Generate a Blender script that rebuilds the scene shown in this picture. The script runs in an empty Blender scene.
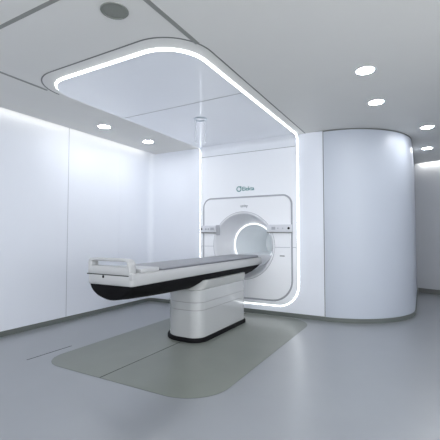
import bpy, math
from mathutils import Vector
PI = math.pi
S = bpy.context.scene
COL = S.collection
cos, sin = math.cos, math.sin

# ------------------------------------------------------------------ materials
def mat(name, rgb, rough=0.5, coat=0.0, emit=0.0, metal=0.0, noise=0.0, nscale=6.0, bump=0.0, spec=0.5, trans=0.0, ecol=None, crough=.02):
    m = bpy.data.materials.new(name); m.use_nodes = True
    nt = m.node_tree; b = nt.nodes['Principled BSDF']
    b.inputs['Base Color'].default_value = (*rgb, 1)
    b.inputs['Roughness'].default_value = rough
    b.inputs['Metallic'].default_value = metal
    b.inputs['Specular IOR Level'].default_value = spec
    b.inputs['Coat Weight'].default_value = coat
    b.inputs['Coat Roughness'].default_value = crough
    b.inputs['Transmission Weight'].default_value = trans
    if emit:
        b.inputs['Emission Color'].default_value = (*(ecol or rgb), 1)
        b.inputs['Emission Strength'].default_value = emit
    if noise or bump:
        tc = nt.nodes.new('ShaderNodeTexCoord'); n = nt.nodes.new('ShaderNodeTexNoise')
        n.inputs['Scale'].default_value = nscale; n.inputs['Detail'].default_value = 4
        nt.links.new(tc.outputs['Object'], n.inputs['Vector'])
        if noise:
            r = nt.nodes.new('ShaderNodeValToRGB')
            r.color_ramp.elements[0].position = .3; r.color_ramp.elements[1].position = .7
            r.color_ramp.elements[0].color = (*[c * (1 - noise) for c in rgb], 1)
            r.color_ramp.elements[1].color = (*[min(1, c * (1 + noise)) for c in rgb], 1)
            nt.links.new(n.outputs['Fac'], r.inputs['Fac']); nt.links.new(r.outputs['Color'], b.inputs['Base Color'])
        if bump:
            bp = nt.nodes.new('ShaderNodeBump'); bp.inputs['Strength'].default_value = bump; bp.inputs['Distance'].default_value = .002
            nt.links.new(n.outputs['Fac'], bp.inputs['Height']); nt.links.new(bp.outputs['Normal'], b.inputs['Normal'])
    return m

COOL = (.96, .98, 1.0)
M = dict(
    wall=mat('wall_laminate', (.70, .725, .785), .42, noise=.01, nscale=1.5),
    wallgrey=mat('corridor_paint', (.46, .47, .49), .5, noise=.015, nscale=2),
    column=mat('wall_laminate_shaded', (.465, .50, .565), .46, noise=.01, nscale=1.5),  # same laminate as the walls, its dimmer light put into the colour
    ceil=mat('ceiling_paint', (.665, .66, .637), .55, noise=.01, nscale=2),
    floor=mat('vinyl_floor', (.222, .236, .256), .30, noise=.02, nscale=3, bump=.015, spec=.6, coat=.6, crough=.32),
    inlay=mat('vinyl_inlay', (.165, .180, .162), .34, noise=.04, nscale=4, bump=.03),
    skirting=mat('skirting_grey_green', (.12, .135, .125), .45, noise=.03),
    gap=mat('shadow_gap', (.15, .155, .15), .6, noise=.02),
    gapwide=mat('channel_grey', (.24, .245, .23), .5, noise=.02),
    joint=mat('dark_joint', (.055, .06, .058), .8, noise=.02, spec=.05),
    seam=mat('seam_grey', (.40, .42, .46), .5, noise=.02),
    panel=mat('satin_panel', (.86, .875, .91), .42, noise=.006, nscale=1.5),
    gloss=mat('gloss_panel', (.84, .86, .90), .22, coat=1.0, noise=.006, nscale=1.5),
    led=mat('led_strip', (1, 1, 1), .5, emit=5.0, ecol=(.93, .97, 1.0)),
    cove=mat('cove_led', (1, 1, 1), .5, emit=3.2, ecol=(1.0, .97, .86)),
    coveb=mat('corridor_cove_led', (1, 1, 1), .5, emit=16.0, ecol=(1.0, 1.0, .98)),
    lamp=mat('downlight_lens', (1, 1, 1), .5, emit=110.0, ecol=COOL),
    trimw=mat('downlight_trim', (.70, .71, .72), .35, noise=.01),
    speaker=mat('speaker_grille', (.20, .21, .19), .7, noise=.06, nscale=180, bump=.3),
    plate=mat('scanner_cover', (.84, .85, .88), .33, coat=.15, noise=.005),
    gasket=mat('scanner_gasket', (.36, .37, .40), .5, noise=.02),
    flare=mat('bore_flare_grey', (.70, .71, .74), .34, coat=.2, noise=.01),
    bore=mat('bore_liner', (.80, .83, .85), .3, coat=.2, noise=.01),
    ring=mat('bore_ring_led', (1, 1, 1), .5, emit=1.25, ecol=(.95, .98, 1)),
    borefill=mat('bore_fill_emitter', (1, 1, 1), .5, emit=2.4, ecol=(.97, .99, 1)),
    ctrl=mat('control_panel_white', (.64, .65, .69), .4, noise=.01),
    ctrlgrey=mat('control_bracket_grey', (.36, .37, .40), .45, noise=.02),
    black=mat('black_plastic', (.006, .006, .007), .6, noise=.1, nscale=30, spec=.08),
    white=mat('table_white', (.44, .445, .45), .3, coat=.2, noise=.01),
    ped=mat('pedestal_gloss', (.42, .43, .435), .16, coat=.8, noise=.006, nscale=2),
    saddle=mat('saddle_grey', (.34, .35, .345), .35, noise=.01),
    matgrey=mat('mattress_grey', (.30, .31, .335), .55, noise=.03, nscale=20, bump=.1),
    matedge=mat('mattress_edge', (.13, .135, .15), .6, noise=.03),
    teal=mat('teal_lettering', (.008, .19, .19), .5, noise=.01),
    greytext=mat('grey_lettering', (.20, .21, .24), .5, noise=.01),
    glass=mat('clear_acrylic', (.95, .97, 1), .03, trans=1.0, noise=.001),
    chrome=mat('brushed_ring', (.45, .50, .55), .3, metal=.2, noise=.02),
)

# ------------------------------------------------------------------ mesh helpers
class MB:
    def __init__(s): s.v = []; s.f = []
    def loop(s, pts):
        i = len(s.v); s.v += [tuple(p) for p in pts]; return list(range(i, i + len(pts)))
    def bridge(s, a, b, closed=True):
        n = len(a)
        for i in range(n if closed else n - 1):
            j = (i + 1) % n; s.f.append((a[i], a[j], b[j], b[i]))
    def cap(s, a, rev=False): s.f.append(tuple(reversed(a)) if rev else tuple(a))
    def box(s, x0, x1, y0, y1, z0, z1):
        a = s.loop([(x0, y0, z0), (x1, y0, z0), (x1, y1, z0), (x0, y1, z0)])
        b = s.loop([(x0, y0, z1), (x1, y0, z1), (x1, y1, z1), (x0, y1, z1)])
        s.bridge(a, b); s.cap(a, True); s.cap(b)
        return s
    def loft(s, loops, cap0=True, cap1=True):
        L = [s.loop(l) for l in loops]
        for a, b in zip(L, L[1:]): s.bridge(a, b)
        if cap0: s.cap(L[0], True)
        if cap1: s.cap(L[-1])
        return s
    def lathe(s, prof, cx, cy, cz, axis='Z', n=64, close=False):
        L = []
        for r, t in prof:
            P = []
            for k in range(n):
                a = 2 * PI * k / n
                P.append((cx + r * cos(a), cy + r * sin(a), cz + t) if axis == 'Z' else (cx + r * cos(a), cy + t, cz + r * sin(a)))
            L.append(s.loop(P))
        for a, b in zip(L, L[1:]): s.bridge(a, b)
        if close: s.bridge(L[-1], L[0])
        else:
            if prof[0][0] < 1e-3: pass
        return L
    def build(s, name, m, parent=None, smooth=True, bevel=0.0, ang=35):
        me = bpy.data.meshes.new(name)
        me.from_pydata(s.v, [], s.f); me.update()
        import bmesh
        bm = bmesh.new(); bm.from_mesh(me)
        bmesh.ops.remove_doubles(bm, verts=bm.verts, dist=1e-5)
        bmesh.ops.recalc_face_normals(bm, faces=bm.faces)
        if bevel:
            ed = [e for e in bm.edges if len(e.link_faces) == 2 and e.calc_face_angle(0) > math.radians(40)]
            bmesh.ops.bevel(bm, geom=ed, offset=bevel, segments=3, profile=.5, affect='EDGES', clamp_overlap=True)
        for f in bm.faces: f.smooth = smooth
        for e in bm.edges:
            if len(e.link_faces) == 2 and e.calc_face_angle(0) > math.radians(ang): e.smooth = False
        bm.to_mesh(me); bm.free()
        me.materials.append(m)
        o = bpy.data.objects.new(name, me); COL.objects.link(o)
        if parent:
            o.parent = parent
            o.location = -parent.location
        return o

def thing(name, label, cat, loc=(0, 0, 0), group=None):
    o = bpy.data.objects.new(name, None); COL.objects.link(o); o.location = loc
    o.empty_display_size = .1
    return tag(o, label, cat, group)
def tag(o, label, cat, group=None):
    o['label'] = label; o['category'] = cat
    if group: o['group'] = group
    return o
def struct(name, mb, m, **k):
    o = mb.build(name, m, **k); o['kind'] = 'structure'; return o

def rrect(x0, x1, y0, y1, r, n=10):
    """CCW rounded rectangle; r = number or (bl, br, tr, tl)"""
    if not isinstance(r, (tuple, list)): r = (r,) * 4
    out = []
    for (cx, cy, a0, rr) in ((x0 + r[0], y0 + r[0], PI, r[0]), (x1 - r[1], y0 + r[1], 1.5 * PI, r[1]),
                             (x1 - r[2], y1 - r[2], 0, r[2]), (x0 + r[3], y1 - r[3], .5 * PI, r[3])):
        for k in range(n + 1):
            a = a0 + .5 * PI * k / n
            out.append((cx + rr * cos(a), cy + rr * sin(a)))
    return out
def dens(poly, step):
    out = []
    for i, p in enumerate(poly):
        q = poly[(i + 1) % len(poly)]
        d = math.hypot(q[0] - p[0], q[1] - p[1]); n = max(1, int(math.ceil(d / step)))
        for k in range(n): out.append((p[0] + (q[0] - p[0]) * k / n, p[1] + (q[1] - p[1]) * k / n))
    return out

# ------------------------------------------------------------------ dimensions
HC = 2.69            # ceiling
XL, XR = -4.363, 2.4
YB, YF = 5.145, -1.7
ZT = 2.95            # top of the cove slot
BX, BZ = -2.46, 1.04 # bore axis

# far corridor wall is turned a little: points on it
def far_y(x, off=0.0): return 8.66 - off - .40 * (x + .1)

# ------------------------------------------------------------------ setting
struct('floor', MB().box(XL - .1, XR + .1, YF - .1, 9.4, -.1, 0), M['floor'])
mb = MB()
pl = [(XL + .115, YF), (XR, YF), (XR, far_y(XR, .13)), (-1.2, far_y(-1.2, .13)), (-1.2, YB), (XL + .115, YB)]
mb.loft([[(x, y, HC) for x, y in pl], [(x, y, HC + .12) for x, y in pl]])
struct('ceiling', mb, M['ceil'], smooth=False)
mb = MB().box(XL - .1, XR + .1, YF - .1, 9.4, ZT, ZT + .1)
struct('ceiling_void', mb, M['ceil'])
struct('wall_left', MB().box(XL - .1, XL, YF - .1, YB + .1, 0, ZT), M['wall'])
mb = MB()       # back wall, open where the scanner passes through it
hx0, hx1, hz0, hz1 = -3.1, -1.8, .30, 1.72
mb.box(XL, hx0, YB, YB + .12, 0, ZT).box(hx1, -1.2, YB, YB + .12, 0, ZT)
mb.box(hx0, hx1, YB, YB + .12, 0, hz0).box(hx0, hx1, YB, YB + .12, hz1, ZT)
struct('wall_back', mb, M['wall'], smooth=False)
mb = MB()       # soft inside corner between the left and the back wall
R = .10
arc = [(XL + R - R * cos(a), YB - R + R * sin(a)) for a in [k * PI / 16 for k in range(9)]]
pl = arc + [(XL, YB)]
mb.loft([[(x, y, 0) for x, y in pl], [(x, y, ZT) for x, y in pl]])
struct('wall_corner', mb, M['wall'])
WY0, WY1, WZ0, WZ1 = -1.1, 2.8, .45, 2.45      # added side opening, lets in world light as fill
mb = MB().box(XR, XR + .1, YF - .1, WY0, 0, ZT).box(XR, XR + .1, WY1, 9.4, 0, ZT)
mb.box(XR, XR + .1, WY0, WY1, 0, WZ0).box(XR, XR + .1, WY0, WY1, WZ1, ZT)
struct('wall_right', mb, M['wall'], smooth=False)
mb = MB()
for y in (WY0, (WY0 + WY1) / 2, WY1 - .06): mb.box(XR + .02, XR + .08, y, y + .06, WZ0, WZ1)
for z in (WZ0, WZ1 - .06): mb.box(XR + .02, XR + .08, WY0, WY1, z, z + .06)
struct('fill_opening_1', mb, M['ceil'], smooth=False)
FX0, FX1, FZ0, FZ1 = -2.7, 1.9, .85, 2.40     # made-up opening behind the viewer, brightens surfaces facing it
mb = MB().box(XL - .1, FX0, YF - .1, YF, 0, ZT).box(FX1, XR + .1, YF - .1, YF, 0, ZT)
mb.box(FX0, FX1, YF - .1, YF, 0, FZ0).box(FX0, FX1, YF - .1, YF, FZ1, ZT)
struct('wall_front', mb, M['wall'], smooth=False)
mb = MB()
for x in (FX0, -1.28, FX1 - .06): mb.box(x, x + .06, YF - .08, YF - .02, FZ0, FZ1)
for z in (FZ0, FZ1 - .06): mb.box(FX0, FX1, YF - .08, YF - .02, z, z + .06)
struct('fill_opening_2', mb, M['ceil'], smooth=False)
mb = MB()
pl = [(-1.3, far_y(-1.3)), (XR + .1, far_y(XR + .1)), (XR + .1, far_y(XR + .1) + .12), (-1.3, far_y(-1.3) + .12)]
mb.loft([[(x, y, 0) for x, y in pl], [(x, y, ZT) for x, y in pl]])
struct('wall_far', mb, M['wallgrey'], smooth=False)
# curved room-within-the-room wall on the right of the scanner
CX, CY, CA, CB = -1.2, 6.32, 1.088, 1.175
carc = [(CX + CA * sin(a), CY - CB * cos(a)) for a in [k * PI / 2 / 40 for k in range(41)]]
def cprism(off, z0, z1):
    a = [(CX + (CA + off) * sin(t), CY - (CB + off) * cos(t)) for t in [k * PI / 2 / 40 for k in range(41)]]
    pl = a + [(CX + CA + off, far_y(-.1) - .003), (-1.2, far_y(-1.2) - .003)]
    return MB().loft([[(x, y, z0) for x, y in pl], [(x, y, z1) for x, y in pl]])
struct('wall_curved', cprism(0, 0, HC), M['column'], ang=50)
struct('trim_top', cprism(.004, HC - .016, HC - .001), M['gap'], ang=50)
struct('baseboard_curved', cprism(.012, 0, .06), M['skirting'], ang=50)
struct('baseboard_left', MB().box(XL, XL + .014, YF, YB - R, 0, .062), M['skirting'])
mb = MB()
arc2 = [(XL + R - (R - .014) * cos(a), YB - R + (R - .014) * sin(a)) for a in [k * PI / 16 for k in range(9)]]
mb.loft([[(x, y, 0) for x, y in arc2 + [(XL, YB)]], [(x, y, .062) for x, y in arc2 + [(XL, YB)]]])
struct('baseboard_corner', mb, M['skirting'])
struct('baseboard_back', MB().box(XL + R, -1.2, YB - .014, YB, 0, .062), M['skirting'])
struct('baseboard_right', MB().box(XR - .014, XR, YF, far_y(XR), 0, .062), M['skirting'])
struct('baseboard_front', MB().box(XL, XR, YF, YF + .014, 0, .062), M['skirting'])
mb = MB()
pl = [(-.09, far_y(-.09, .016)), (XR, far_y(XR, .016)), (XR, far_y(XR, .002)), (-.09, far_y(-.09, .002))]
mb.loft([[(x, y, 0) for x, y in pl], [(x, y, .10) for x, y in pl]])
struct('baseboard_far', mb, M['gap'], smooth=False)

ntrim = [0]
def trim(mb, m=None):
    ntrim[0] += 1
    return struct('trim_%d' % ntrim[0], mb, m or M['gap'], smooth=False)
# panel joints of the walls
trim(MB().box(-1.209, -1.199, YB - .003, YB + .02, .06, HC), M['gap'])
for y in (3.37, 1.2):
    trim(MB().box(XL - .005, XL + .0015, y - .004, y + .004, .06, ZT), M['seam'])
trim(MB().box(XL - .005, XL + .0015, 4.36, 4.366, .06, ZT), M['wall'])
# ceiling joints (thin channels let into the ceiling)
def chan(x0, x1, y0, y1, m=None): trim(MB().box(x0, x1, y0, y1, HC - .003, HC + .01), m)
chan(-3.345, -3.315, YF, 2.30, M['gapwide'])
chan(-1.510, -1.474, YF, 2.30, M['gapwide'])
chan(-3.315, -1.513, 1.405, 1.435, M['gapwide'])
def ribbon(pts, w, z0, z1):
    """flat band of width w along an open path"""
    mb = MB(); L = []
    for i, p in enumerate(pts):
        a = pts[max(0, i - 1)]; b = pts[min(len(pts) - 1, i + 1)]
        d = Vector((b[0] - a[0], b[1] - a[1])).normalized(); n = Vector((-d.y, d.x)) * w / 2
        L.append([(p[0] + n.x, p[1] + n.y, z0), (p[0] - n.x, p[1] - n.y, z0), (p[0] - n.x, p[1] - n.y, z1), (p[0] + n.x, p[1] + n.y, z1)])
    return mb.loft(L)
path = [(-3.32, 2.43)] + [(-2.94 - .38 * cos(a), 2.43 - .38 * sin(a)) for a in [k * PI / 24 for k in range(13)]]
path += [(-1.86 + .40 * sin(a), 2.45 - .40 * cos(a)) for a in [k * PI / 32 for k in range(17)]]
path += [(-1.46, 5.14)]
trim(ribbon(path, .013, HC - .002, HC + .01))

# joint of the floor covering
trim(MB().box(-3.345, -3.335, 2.15, 2.66, -.01, .0012), M['joint'])

# ------------------------------------------------------------------ cove lights
tag(MB().box(XL + .06, XL + .10, YF + .1, YB - .14, 2.722, 2.737).build('cove_light', M['cove']),
    'long hidden cove strip glowing along the top of the left wall', 'light')
mb = MB()
pl = [(-.05, far_y(-.05, .11)), (XR - .05, far_y(XR - .05, .11)), (XR - .05, far_y(XR - .05, .07)), (-.05, far_y(-.05, .07))]
mb.loft([[(x, y, 2.715) for x, y in pl], [(x, y, 2.735) for x, y in pl]])
tag(mb.build('cove_light', M['coveb'], smooth=False), 'cove strip glowing at the top of the grey corridor end wall', 'light')

# ------------------------------------------------------------------ downlights
def downlight(x, y, label, r=.095, proto=[None]):
    root = thing('downlight', label, 'ceiling light', (x, y, HC), 'recessed ceiling downlights')
    if proto[0] is None:
        a = MB(); a.lathe([(.80 * r, 0), (.80 * r, -.004), (.97 * r, -.005), (r, -.002), (r, 0)], 0, 0, 0, n=40)
        b = MB(); L = b.lathe([(.81 * r, -.003)], 0, 0, 0, n=40); b.cap(L[0])
        c = a.build('trim_ring', M['trimw'], root); d = b.build('lens', M['lamp'], root, smooth=False)
        c.location = d.location = (0, 0, 0)
        # lens must look down
        if d.data.polygons[0].normal.z > 0: d.data.flip_normals()
        proto[0] = (c, d)
    else:
        for q in proto[0]:
            k = q.copy(); COL.objects.link(k); k.parent = root; k.location = (0, 0, 0)
    return root
downlight(-.417, 3.427, 'largest round downlight on the plain ceiling, nearest the camera')
downlight(-.416, 4.313, 'round downlight on the ceiling just in front of the curved wall')
downlight(.093, 5.673, 'round downlight in the passage beside the curved wall, nearer one')
downlight(.108, 7.058, 'round downlight deep in the passage, closest to the grey end wall')
downlight(-3.774, 3.472, 'round downlight in the left ceiling strip nearer the camera')
downlight(-3.777, 4.385, 'small looking downlight in the left ceiling strip near the back corner')
for x, y in ((1.6, 1.4), (1.6, 3.4), (.6, 2.2), (.6, 3.9), (1.6, 5.2), (-.42, -.7), (1.6, -.7), (-3.77, -.6), (-3.77, 1.0)):  # extra lamps added to lift the room light
    downlight(x, y, 'round downlight on the ceiling added out of view as fill light')

# ------------------------------------------------------------------ ceiling speaker
sp = thing('ceiling_speaker', 'flat grey round ceiling speaker in front of the glowing portal', 'speaker', (-1.75, 1.685, HC))
mb = MB(); mb.lathe([(.080, 0), (.082, -.006), (.089, -.007), (.092, -.003), (.092, 0)], -1.75, 1.685, HC, n=48)
mb.build('rim', M['speaker'], sp)
mb = MB(); L = mb.lathe([(.081, -.002), (.05, -.0045), (.001, -.006)], -1.75, 1.685, HC, n=48); mb.cap(L[-1])
mb.build('grille', M['speaker'], sp)

# ------------------------------------------------------------------ portal: folded panel ceiling -> wall with a glowing edge
FR, D = .10, .018
PX0, PX1, PY0, PZ0 = -3.265, -1.575, 2.185, .148      # middle of the glowing chamfer
L1 = (YB - FR) - PY0; LA = PI * FR / 2; LW = HC - FR - PZ0
SL = L1 + LA + LW
def fold(x, s, h):
    if s <= L1: return (x, PY0 + s, HC - h)
    if s <= L1 + LA:
        a = (s - L1) / FR; r = FR - h
        return (x, YB - FR + r * sin(a), HC - FR + r * cos(a))
    return (x, YB - h, HC - FR - (s - L1 - LA))
def prring(off, radd=0.0):
    o = off
    poly = rrect(PX0 - o, PX1 + o, -o, SL + o, (.34 + o, .36 + o, .32 + o, .32 + o), n=14)
    return poly
N_SUB = 24
def matched(off):
    poly = prring(off); out = []
    base = prring(0)
    for i in range(len(base)):
        j = (i + 1) % len(base)
        d = math.hypot(base[j][0] - base[i][0], base[j][1] - base[i][1])
        n = max(1, int(d / .04))
        for k in range(n):
            t = k / n
            out.append((poly[i][0] + (poly[j][0] - poly[i][0]) * t, poly[i][1] + (poly[j][1] - poly[i][1]) * t))
    return out
portal = thing('light_portal', 'glossy white panel folding from ceiling down the wall, outlined by a glowing strip', 'illuminated panel', (-2.42, YB - .03, 1.3))
mb = MB()
o_ = mb.loop([fold(x, s, 0) for x, s in matched(D / 2)]); i_ = mb.loop([fold(x, s, D) for x, s in matched(-D / 2)])
mb.bridge(o_, i_)
mb.build('light_strip', M['led'], portal, ang=60)
mb = MB()
o_ = mb.loop([fold(x, s, 0) for x, s in matched(D / 2 + .001)]); k_ = mb.loop([fold(x, s, -.05) for x, s in matched(D / 2 + .001)])
mb.bridge(o_, k_)
mb.build('side_skirt', M['panel'], portal, ang=60)
# panel surface
ins = -D / 2
def xr_at(s):
    x0, x1, s0, s1 = PX0 - ins, PX1 + ins, -ins, SL + ins
    rf0, rf1, rb = .34 + ins, .36 + ins, .32 + ins
    a, b = x0, x1
    if s < s0 + rf0: a = x0 + rf0 - math.sqrt(max(0, rf0 ** 2 - (s0 + rf0 - s) ** 2))
    if s < s0 + rf1: b = x1 - rf1 + math.sqrt(max(0, rf1 ** 2 - (s0 + rf1 - s) ** 2))
    if s > s1 - rb:
        q = math.sqrt(max(0, rb ** 2 - (s - s1 + rb) ** 2)); a = x0 + rb - q; b = x1 - rb + q
    return a, b
def zs(z): return L1 + LA + (HC - FR - z)
rows = set()
for rr, st, sg in ((.34, -ins, 1), (.36, -ins, 1), (.32, SL + ins, -1)):
    for k in range(25): rows.add(round(st + sg * (rr + ins) * (1 - cos(k * PI / 2 / 24)), 5))
for k in range(13): rows.add(round(L1 + LA * k / 12, 5))
for k in range(1, 12): rows.add(round(.40 + (L1 - .40) * k / 12, 5))
h0, h1 = zs(hz1), zs(hz0)
rows |= {round(h0, 5), round(h1, 5)}
rows = sorted(rows)
rows = sorted(set(rows) | {round(zs(2.514), 5)})
mbc, mbw = MB(), MB()
for s0, s1 in zip(rows, rows[1:]):
    mb = mbc if s1 <= zs(2.514) + 1e-4 else mbw
    a0, b0 = xr_at(s0); a1, b1 = xr_at(s1)
    spans = [((a0, b0), (a1, b1))]
    if s0 >= h0 - 1e-4 and s1 <= h1 + 1e-4: spans = [((a0, hx0), (a1, hx0)), ((hx1, b0), (hx1, b1))]
    for (p, q), (r, t) in spans:
        mb.cap(mb.loop([fold(p, s0, D), fold(q, s0, D), fold(t, s1, D), fold(r, s1, D)]))
mbc.build('ceiling_panel', M['gloss'], portal, ang=60)
mbw.build('wall_panel', M['panel'], portal, ang=60)
PYF = YB - D           # front of the portal panel on the wall: y = 5.10
mb = MB().box(PX0 + .03, PX1 - .03, PYF - .0015, PYF + .01, 2.511, 2.517)
mb.build('joint', M['gap'], portal)
mb = MB().box(PX0 + .03, PX1 - .03, 3.30, 3.307, HC - D - .0015, HC - D + .01)
mb.build('joint', M['gap'], portal)
for x0, x1 in ((PX0 + .03, -3.2), (-1.67, PX1 - .03)):
    MB().box(x0, x1, PYF - .0015, PYF + .01, 1.016, 1.023).build('joint', M['seam'], portal)

# ------------------------------------------------------------------ lettering
def text(body, size, width, loc, m, name, parent=None, extr=.002, shear=0):
    cu = bpy.data.curves.new('lettering', 'FONT'); cu.body = body; cu.size = size; cu.extrude = extr; cu.offset = .0008
    cu.align_x = 'LEFT'; cu.resolution_u = 6; cu.shear = shear
    to = bpy.data.objects.new('lettering', cu); COL.objects.link(to)
    bpy.context.view_layer.update()
    me = bpy.data.meshes.new_from_object(to.evaluated_get(bpy.context.evaluated_depsgraph_get()))
    bpy.data.objects.remove(to); bpy.data.curves.remove(cu)
    xs = [v.co.x for v in me.vertices]; x0, x1 = min(xs), max(xs); k = width / (x1 - x0)
    for v in me.vertices:
        x, y, z = v.co; v.co = (loc[0] + (x - x0) * k, loc[1] - z, loc[2] + y)
    me.materials.clear(); me.materials.append(m)
    o = bpy.data.objects.new(name, me); COL.objects.link(o)
    if parent: o.parent = parent; o.location = -parent.location
    return o
sign = thing('wall_lettering', 'teal lettering with a ring emblem on the white wall above the scanner', 'sign', (-2.57, PYF, 1.90))
text('Elekta', .088, .205, (-2.472, PYF - .001, 1.905), M['teal'], 'letters', sign)
mb = MB(); mb.lathe([(.031, 0), (.044, 0), (.044, -.004), (.031, -.004)], -2.532, PYF, 1.935, axis='Y', n=40, close=True)
# small satellite dot on the ring
mb.lathe([(.0001, -.005), (.012, -.005), (.012, 0)], -2.500, PYF, 1.966, axis='Y', n=16)
mb.build('emblem', M['teal'], sign)

# ------------------------------------------------------------------ scanner
sc = thing('mri_scanner', 'white imaging scanner set in the wall with grey flared round opening', 'scanner', (BX, PYF, .25))
GX0, GX1, GZ0, GZ1 = -3.175, -1.68, .235, 1.788
gr = (.30, .30, .13, .13)
def plate_loop(off, y):
    p = rrect(GX0 - off, GX1 + off, GZ0 - off, GZ1 + off, tuple(max(.02, q + off) for q in gr), n=10)
    # subdivide with a fixed count so that every offset matches
    base = rrect(GX0, GX1, GZ0, GZ1, gr, n=10); out = []
    for i in range(len(p)):
        j = (i + 1) % len(p)
        n = max(1, int(math.hypot(base[j][0] - base[i][0], base[j][1] - base[i][1]) / .05))
        for k in range(n):
            t = k / n; out.append((p[i][0] + (p[j][0] - p[i][0]) * t, y, p[i][1] + (p[j][1] - p[i][1]) * t))
    return out
def circ_for(r, y):
    out = []
    for x, _, z in plate_loop(0, 0):
        a = math.atan2(z - BZ, x - BX); out.append((BX + r * cos(a), y, BZ + r * sin(a)))
    return out
PF = PYF - .016
mb = MB()
mb.loft([plate_loop(0, PYF + .01), plate_loop(0, PF + .006), plate_loop(-.006, PF), plate_loop(-.05, PF), circ_for(.56, PF), circ_for(.527, PF), circ_for(.527, PYF + .03)], False, False)
mb.build('front_cover', M['plate'], sc)
mb = MB(); a = mb.loop(plate_loop(.026, PYF + .005)); b = mb.loop(plate_loop(.026, PYF - .004)); c = mb.loop(plate_loop(-.002, PYF - .004))
mb.bridge(a, b); mb.bridge(b, c); mb.build('gasket', M['gasket'], sc)
mb = MB()
RY = 5.53 - YB     # depth of the lit ring behind the cover
prof = [(.527, PYF + .03), (.527, PF - .004), (.523, PF - .010), (.515, PF - .013), (.503, PF - .010), (.492, PF + .002)]
for k in range(1, 13):
    t = k / 12; prof.append((.492 - (.492 - .372) * (t ** .85), PF + .002 + (5.52 - PF) * t))
prof.append((.366, 5.525)); prof.append((.357, 5.531))
mb.lathe([(r, y) for r, y in prof], BX, 0, BZ, axis='Y', n=96)
mb.build('bore_flare', M['flare'], sc)
mb = MB(); mb.lathe([(.359, 5.530), (.357, 5.522), (.342, 5.522), (.340, 5.526), (.340, 5.532), (.347, 5.54)], BX, 0, BZ, axis='Y', n=96)
mb.build('light_ring', M['ring'], sc)
mb = MB(); mb.lathe([(.347, 5.54), (.347, 6.9)], BX, 0, BZ, axis='Y', n=96)
mb.build('bore_tube', M['bore'], sc)
mb = MB(); mb.lathe([(.347, 6.9), (.347, 6.93), (.30, 6.95)], BX, 0, BZ, axis='Y', n=96)
L = mb.lathe([(.30, 6.95)], BX, 0, BZ, axis='Y', n=96); mb.cap(L[0])
mb.build('bore_end', M['bore'], sc)
q = MB()                      # added strip, hidden from the camera, brightens the bore liner
A = [PI * t / 180 for t in (-8, -3, 3, 8)]
L = [q.loop([(BX + .345 * cos(a), y, BZ + .345 * sin(a)) for a in A]) for y in (5.62, 6.8)]
q.bridge(L[0], L[1], False); q.build('bore_fill_light', M['borefill'], sc)
q = MB()                      # bed rail filling the bottom of the bore
RB, ZB = .371, .876
a0 = math.asin((ZB - BZ) / RB)
pl = [(BX + RB * cos(a), BZ + RB * sin(a)) for a in [-PI - a0 + (PI + 2 * a0) * k / 32 for k in range(33)]]
sh = lambda k, y: [(BX + (x - BX) * k, y, ZB + (z - ZB) * k) for x, z in pl]
q.loft([sh(.98, 5.505), sh(1, 5.512), sh(1, 5.53), sh(.93, 5.56), sh(.93, 6.85)])
q.build('bed_rail', M['plate'], sc)
q = MB(); q.lathe([(.5265, PF - .0008), (.534, PF - .0008)], BX, 0, BZ, axis='Y', n=96)
q.build('flare_joint', M['gasket'], sc)
# control panels over the cover
for (x0, x1, side) in ((-3.225, -2.935, 'l'), (-2.045, -1.655, 'r')):
    cp = MB().box(x0, x1, PF - .035, PF + .004, 1.248, 1.358).build('control_panel', M['ctrl'], sc, bevel=.006)
    MB().box(x0 + .004, x1 - .004, PF - .028, PF + .003, 1.232, 1.247).build('panel_shadow', M['gapwide'], sc)  # dark strip standing in for the shadow below the panel
    ys = PF - .036
    def disc(x, z, r, m, nm):
        q = MB(); L = q.lathe([(r, .003), (r, 0), (r * .7, -.002)], x, ys, z, axis='Y', n=24); q.cap(L[-1])
        o = q.build(nm, m, cp); o.location = (0, 0, 0)
        return o
    if side == 'l':
        disc(-3.205, 1.30, .016, M['black'], 'button')
        for x in (-3.12, -3.07): disc(x, 1.30, .016, M['seam'], 'button')
        o = MB().box(-3.035, -2.965, ys - .001, ys + .003, 1.285, 1.325).build('display', M['seam'], cp); o.location = (0, 0, 0)
        MB().box(-2.935, -2.87, PF - .02, PF + .003, 1.20, 1.365).build('bracket', M['ctrlgrey'], sc, bevel=.004)
    else:
        disc(-1.70, 1.302, .018, M['black'], 'button')
        for x in (-1.865, -1.79): disc(x, 1.302, .010, M['seam'], 'button')
        o = MB().box(-1.965, -1.905, ys - .001, ys + .003, 1.282, 1.325).build('display', M['seam'], cp); o.location = (0, 0, 0)
hw = .528
for x0, x1 in ((GX0 + .01, BX - hw), (BX + hw, GX1 - .01)):
    MB().box(x0, x1, PF - .001, PF + .003, 1.016, 1.023).build('joint', M['seam'], sc)
MB().box(-1.85, -1.775, PF - .0015, PF + .003, .885, .899).build('type_plate', M['gap'], sc)
text('unity', .062, .125, (-2.495, PF - .001, 1.642), M['greytext'], 'model_lettering', sc, extr=.001)

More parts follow.
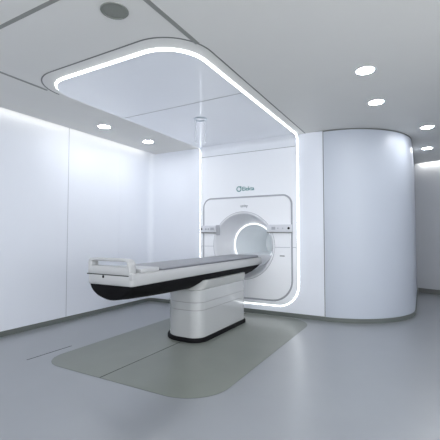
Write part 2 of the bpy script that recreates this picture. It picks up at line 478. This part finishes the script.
# ------------------------------------------------------------------ floor inlay
mb = MB()
pl = rrect(-3.20, -1.345, 2.185, 5.10, (.27, .36, .42, .42), n=16)
mb.loft([[(x, y, -.02) for x, y in pl], [(x, y, .0015) for x, y in pl]])
inlay = mb.build('floor_inlay', M['inlay'], None)
tag(inlay, 'dark grey rounded floor inlay under the patient table', 'floor covering')
o = MB().box(-2.396, -2.386, 2.19, 5.09, .0, .0022).build('joint', M['joint'], None)
o.parent = inlay
mb = MB()
p2 = rrect(-3.202, -1.343, 2.183, 5.102, (.272, .362, .422, .422), n=16)
p3 = rrect(-3.199, -1.346, 2.186, 5.099, (.269, .359, .419, .419), n=16)
mb.bridge(mb.loop([(x, y, .0019) for x, y in p2]), mb.loop([(x, y, .0019) for x, y in p3]))
o = mb.build('edge_joint', M['skirting'], None); o.parent = inlay

# ------------------------------------------------------------------ patient table
TX, TW, TY0, TY1 = -2.46, .28, 2.335, 5.33
tb = thing('patient_table', 'long white patient table with black belly on a boxy white pedestal', 'table', (TX, 4.0, 0.0015))
# plinth + pedestal
def flat(loop, z): return [(x, y, z) for x, y in loop]
def pedl(off): return rrect(-2.705 - off, -2.165 + off, 3.385 - off, 4.57 + off, (.27 + off, .14 + off, .05 + off, .05 + off), n=10)
MB().loft([flat(pedl(.022), .0015), flat(pedl(.022), .036), flat(pedl(.016), .048), flat(pedl(-.02), .05)]).build('plinth', M['black'], tb)
mb = MB(); L = []
def gro(z): return [flat(pedl(.0), z - .004), flat(pedl(-.004), z - .002), flat(pedl(-.004), z + .002), flat(pedl(.0), z + .004)]
L += [flat(pedl(.0), .045)] + gro(.352) + gro(.440) + [flat(pedl(.0), .583)]
mb.loft(L); mb.build('pedestal', M['ped'], tb, ang=30)
for z in (.352, .440):
    q = MB(); a = q.loop(flat(pedl(-.0015), z - .003)); b = q.loop(flat(pedl(-.0015), z + .003)); q.bridge(a, b)
    q.build('groove', M['gapwide'], tb)
# saddle: flares outwards, front slopes down
def sadl(off, yf): return rrect(-2.705 - off, -2.165 + off, yf, 4.58 + off, (.27, .14, .05, .05), n=10)
MB().loft([flat(sadl(-.01, 3.37), .578), flat(sadl(.002, 3.36), .587), flat(sadl(.006, 3.41), .63), flat(sadl(.006, 3.49), .682)]).build('saddle', M['saddle'], tb)
# hull
def hull_sec(y, w, zb, zt=.762, n=20, e=1.9):
    out = []
    for k in range(2 * n + 1):
        a = PI * k / (2 * n); c = cos(a); s_ = sin(a)
        x = math.copysign(abs(c) ** (2 / e), c) * w; z = zt - (zt - zb) * (abs(s_) ** (2 / e))
        out.append((TX + x, y, z))
    return out
secs = [(2.345, .235, .640, .762, 20, 1.9), (2.352, .250, .622, .762, 20, 1.9), (2.37, .258, .612, .762, 20, 1.9), (2.5, .266, .603, .762, 20, 2.1), (2.75, .268, .594, .762, 20, 2.4), (3.0, .268, .588, .762, 20, 2.6)] + [(y, w, zb, .762, 20, 2.6) for y, w, zb in ((3.4, .268, .582), (4.55, .268, .582), (4.8, .266, .595), (4.98, .264, .62), (5.12, .258, .665), (5.22, .245, .705), (5.28, .22, .745))]
MB().loft([hull_sec(*q) for q in secs]).build('hull', M['black'], tb, ang=50)
# white body
def top(off, near=0): return rrect(TX - TW - off, TX + TW + off, TY0 - off + near, TY1 + off, (.045 + off, .045 + off, .16 + off, .16 + off), n=8)
MB().loft([flat(top(-.02), .750), flat(top(-.006), .752), flat(top(0), .760), flat(top(0), .842), flat(top(-.006), .853), flat(top(-.016), .857)]).build('table_body', M['white'], tb, ang=50)
# mattress
def mtl(off): return rrect(TX - .245 - off, TX + .245 + off, 2.78 - off, 5.27 + off, (.03, .03, .15, .15), n=8)
MB().loft([flat(mtl(0), .855), flat(mtl(.002), .858), flat(mtl(.002), .868), flat(mtl(0), .871)]).build('mattress_base', M['matedge'], tb)
MB().loft([flat(mtl(-.004), .870), flat(mtl(0), .874), flat(mtl(0), .883), flat(mtl(-.008), .889)]).build('mattress', M['matgrey'], tb)
# white tray in front of the mattress
MB().box(TX - .235, TX + .235, 2.50, 2.765, .855, .893).build('tray', M['white'], tb, bevel=.010)
# headrest end frame with a handle slot
def rl(x0, x1, z0, z1, r, y): return [(x, y, z) for x, z in rrect(x0, x1, z0, z1, r, n=8)]
hx = TX - .27; hX = TX + .25
mb = MB()
y0, y1 = 2.338, 2.425
og = lambda o, y: rl(hx + o, hX - o, .848 + o, .990 - o, (.012, .02, .07, .035), y)
ig = lambda o, y: rl(hx + .045 - o, hX - .035 + o, .920 - o, .966 + o, (.010, .010, .022, .016), y)
Ls = [og(0, y1 - .008), og(0, y0 + .008), og(.003, y0 + .002), og(.008, y0), ig(.005, y0), ig(0, y0 + .006), ig(0, y1 - .006), ig(.005, y1), og(.008, y1)]
L = [mb.loop(l) for l in Ls]
for a, b in zip(L, L[1:] + L[:1]): mb.bridge(a, b)
mb.build('headrest_frame', M['white'], tb, ang=50)
MB().box(hx - .006, hX - .005, 2.333, 2.40, .840, .849).build('seam_gap', M['joint'], tb)
q = MB(); L = q.lathe([(.013, .006), (.013, -.003), (.009, -.005)], -2.523, TY0, .826, axis='Y', n=20); q.cap(L[-1])
q.build('release_button', M['black'], tb)
MB().box(-2.215, -2.165, 2.328, 2.39, .81, .866).build('latch', M['white'], tb, bevel=.008)

# ------------------------------------------------------------------ clear tube hanging from the panel above the table
px, py, pz = -2.42, 3.80, HC - D
pt = thing('tube_pendant', 'slim clear tube fixture hanging from the glossy ceiling panel above the table', 'fixture', (px, py, pz))
mb = MB(); mb.lathe([(.066, 0), (.084, 0), (.086, -.006), (.082, -.010), (.066, -.010), (.066, 0)], px, py, pz, n=40)
mb.build('mount_ring', M['chrome'], pt)
mb = MB(); mb.lathe([(.068, -.01), (.069, -.30), (.067, -.302), (.066, -.30), (.065, -.01)], px, py, pz, n=40, close=True)
mb.build('clear_tube', M['glass'], pt)

# ------------------------------------------------------------------ world, camera, view
w = bpy.data.worlds.new('World'); S.world = w; w.use_nodes = True
w.node_tree.nodes['Background'].inputs[0].default_value = (.95, .975, 1, 1)
w.node_tree.nodes['Background'].inputs[1].default_value = 5.6
cd = bpy.data.cameras.new('Camera'); co = bpy.data.objects.new('Camera', cd); COL.objects.link(co)
co.location = (0, 0, 1.2); co.rotation_euler = (math.radians(92.42), math.radians(0), math.radians(29.32))
cd.sensor_width = 36; cd.lens = 36 * 359.27 / 440; cd.clip_start = .05
S.camera = co
nt = M['glass'].node_tree; pb = nt.nodes['Principled BSDF']; pb.inputs['Transmission Weight'].default_value = 0; pb.inputs['Roughness'].default_value = .1
tr = nt.nodes.new('ShaderNodeBsdfTransparent'); mx = nt.nodes.new('ShaderNodeMixShader'); lw = nt.nodes.new('ShaderNodeLayerWeight')
lw.inputs['Blend'].default_value = .10
nt.links.new(lw.outputs['Fresnel'], mx.inputs['Fac']); nt.links.new(tr.outputs[0], mx.inputs[1]); nt.links.new(pb.outputs[0], mx.inputs[2])
nt.links.new(mx.outputs[0], nt.nodes['Material Output'].inputs['Surface'])
S.view_settings.view_transform = 'Standard'; S.view_settings.look = 'None'; S.view_settings.gamma = 1
S.view_settings.use_curve_mapping = False
S.view_settings.exposure = 0.0
S.cycles.use_denoising = True
S.cycles.max_bounces = 12; S.cycles.diffuse_bounces = 8
S.cycles.caustics_reflective = False; S.cycles.caustics_refractive = False
S.cycles.sample_clamp_indirect = 4
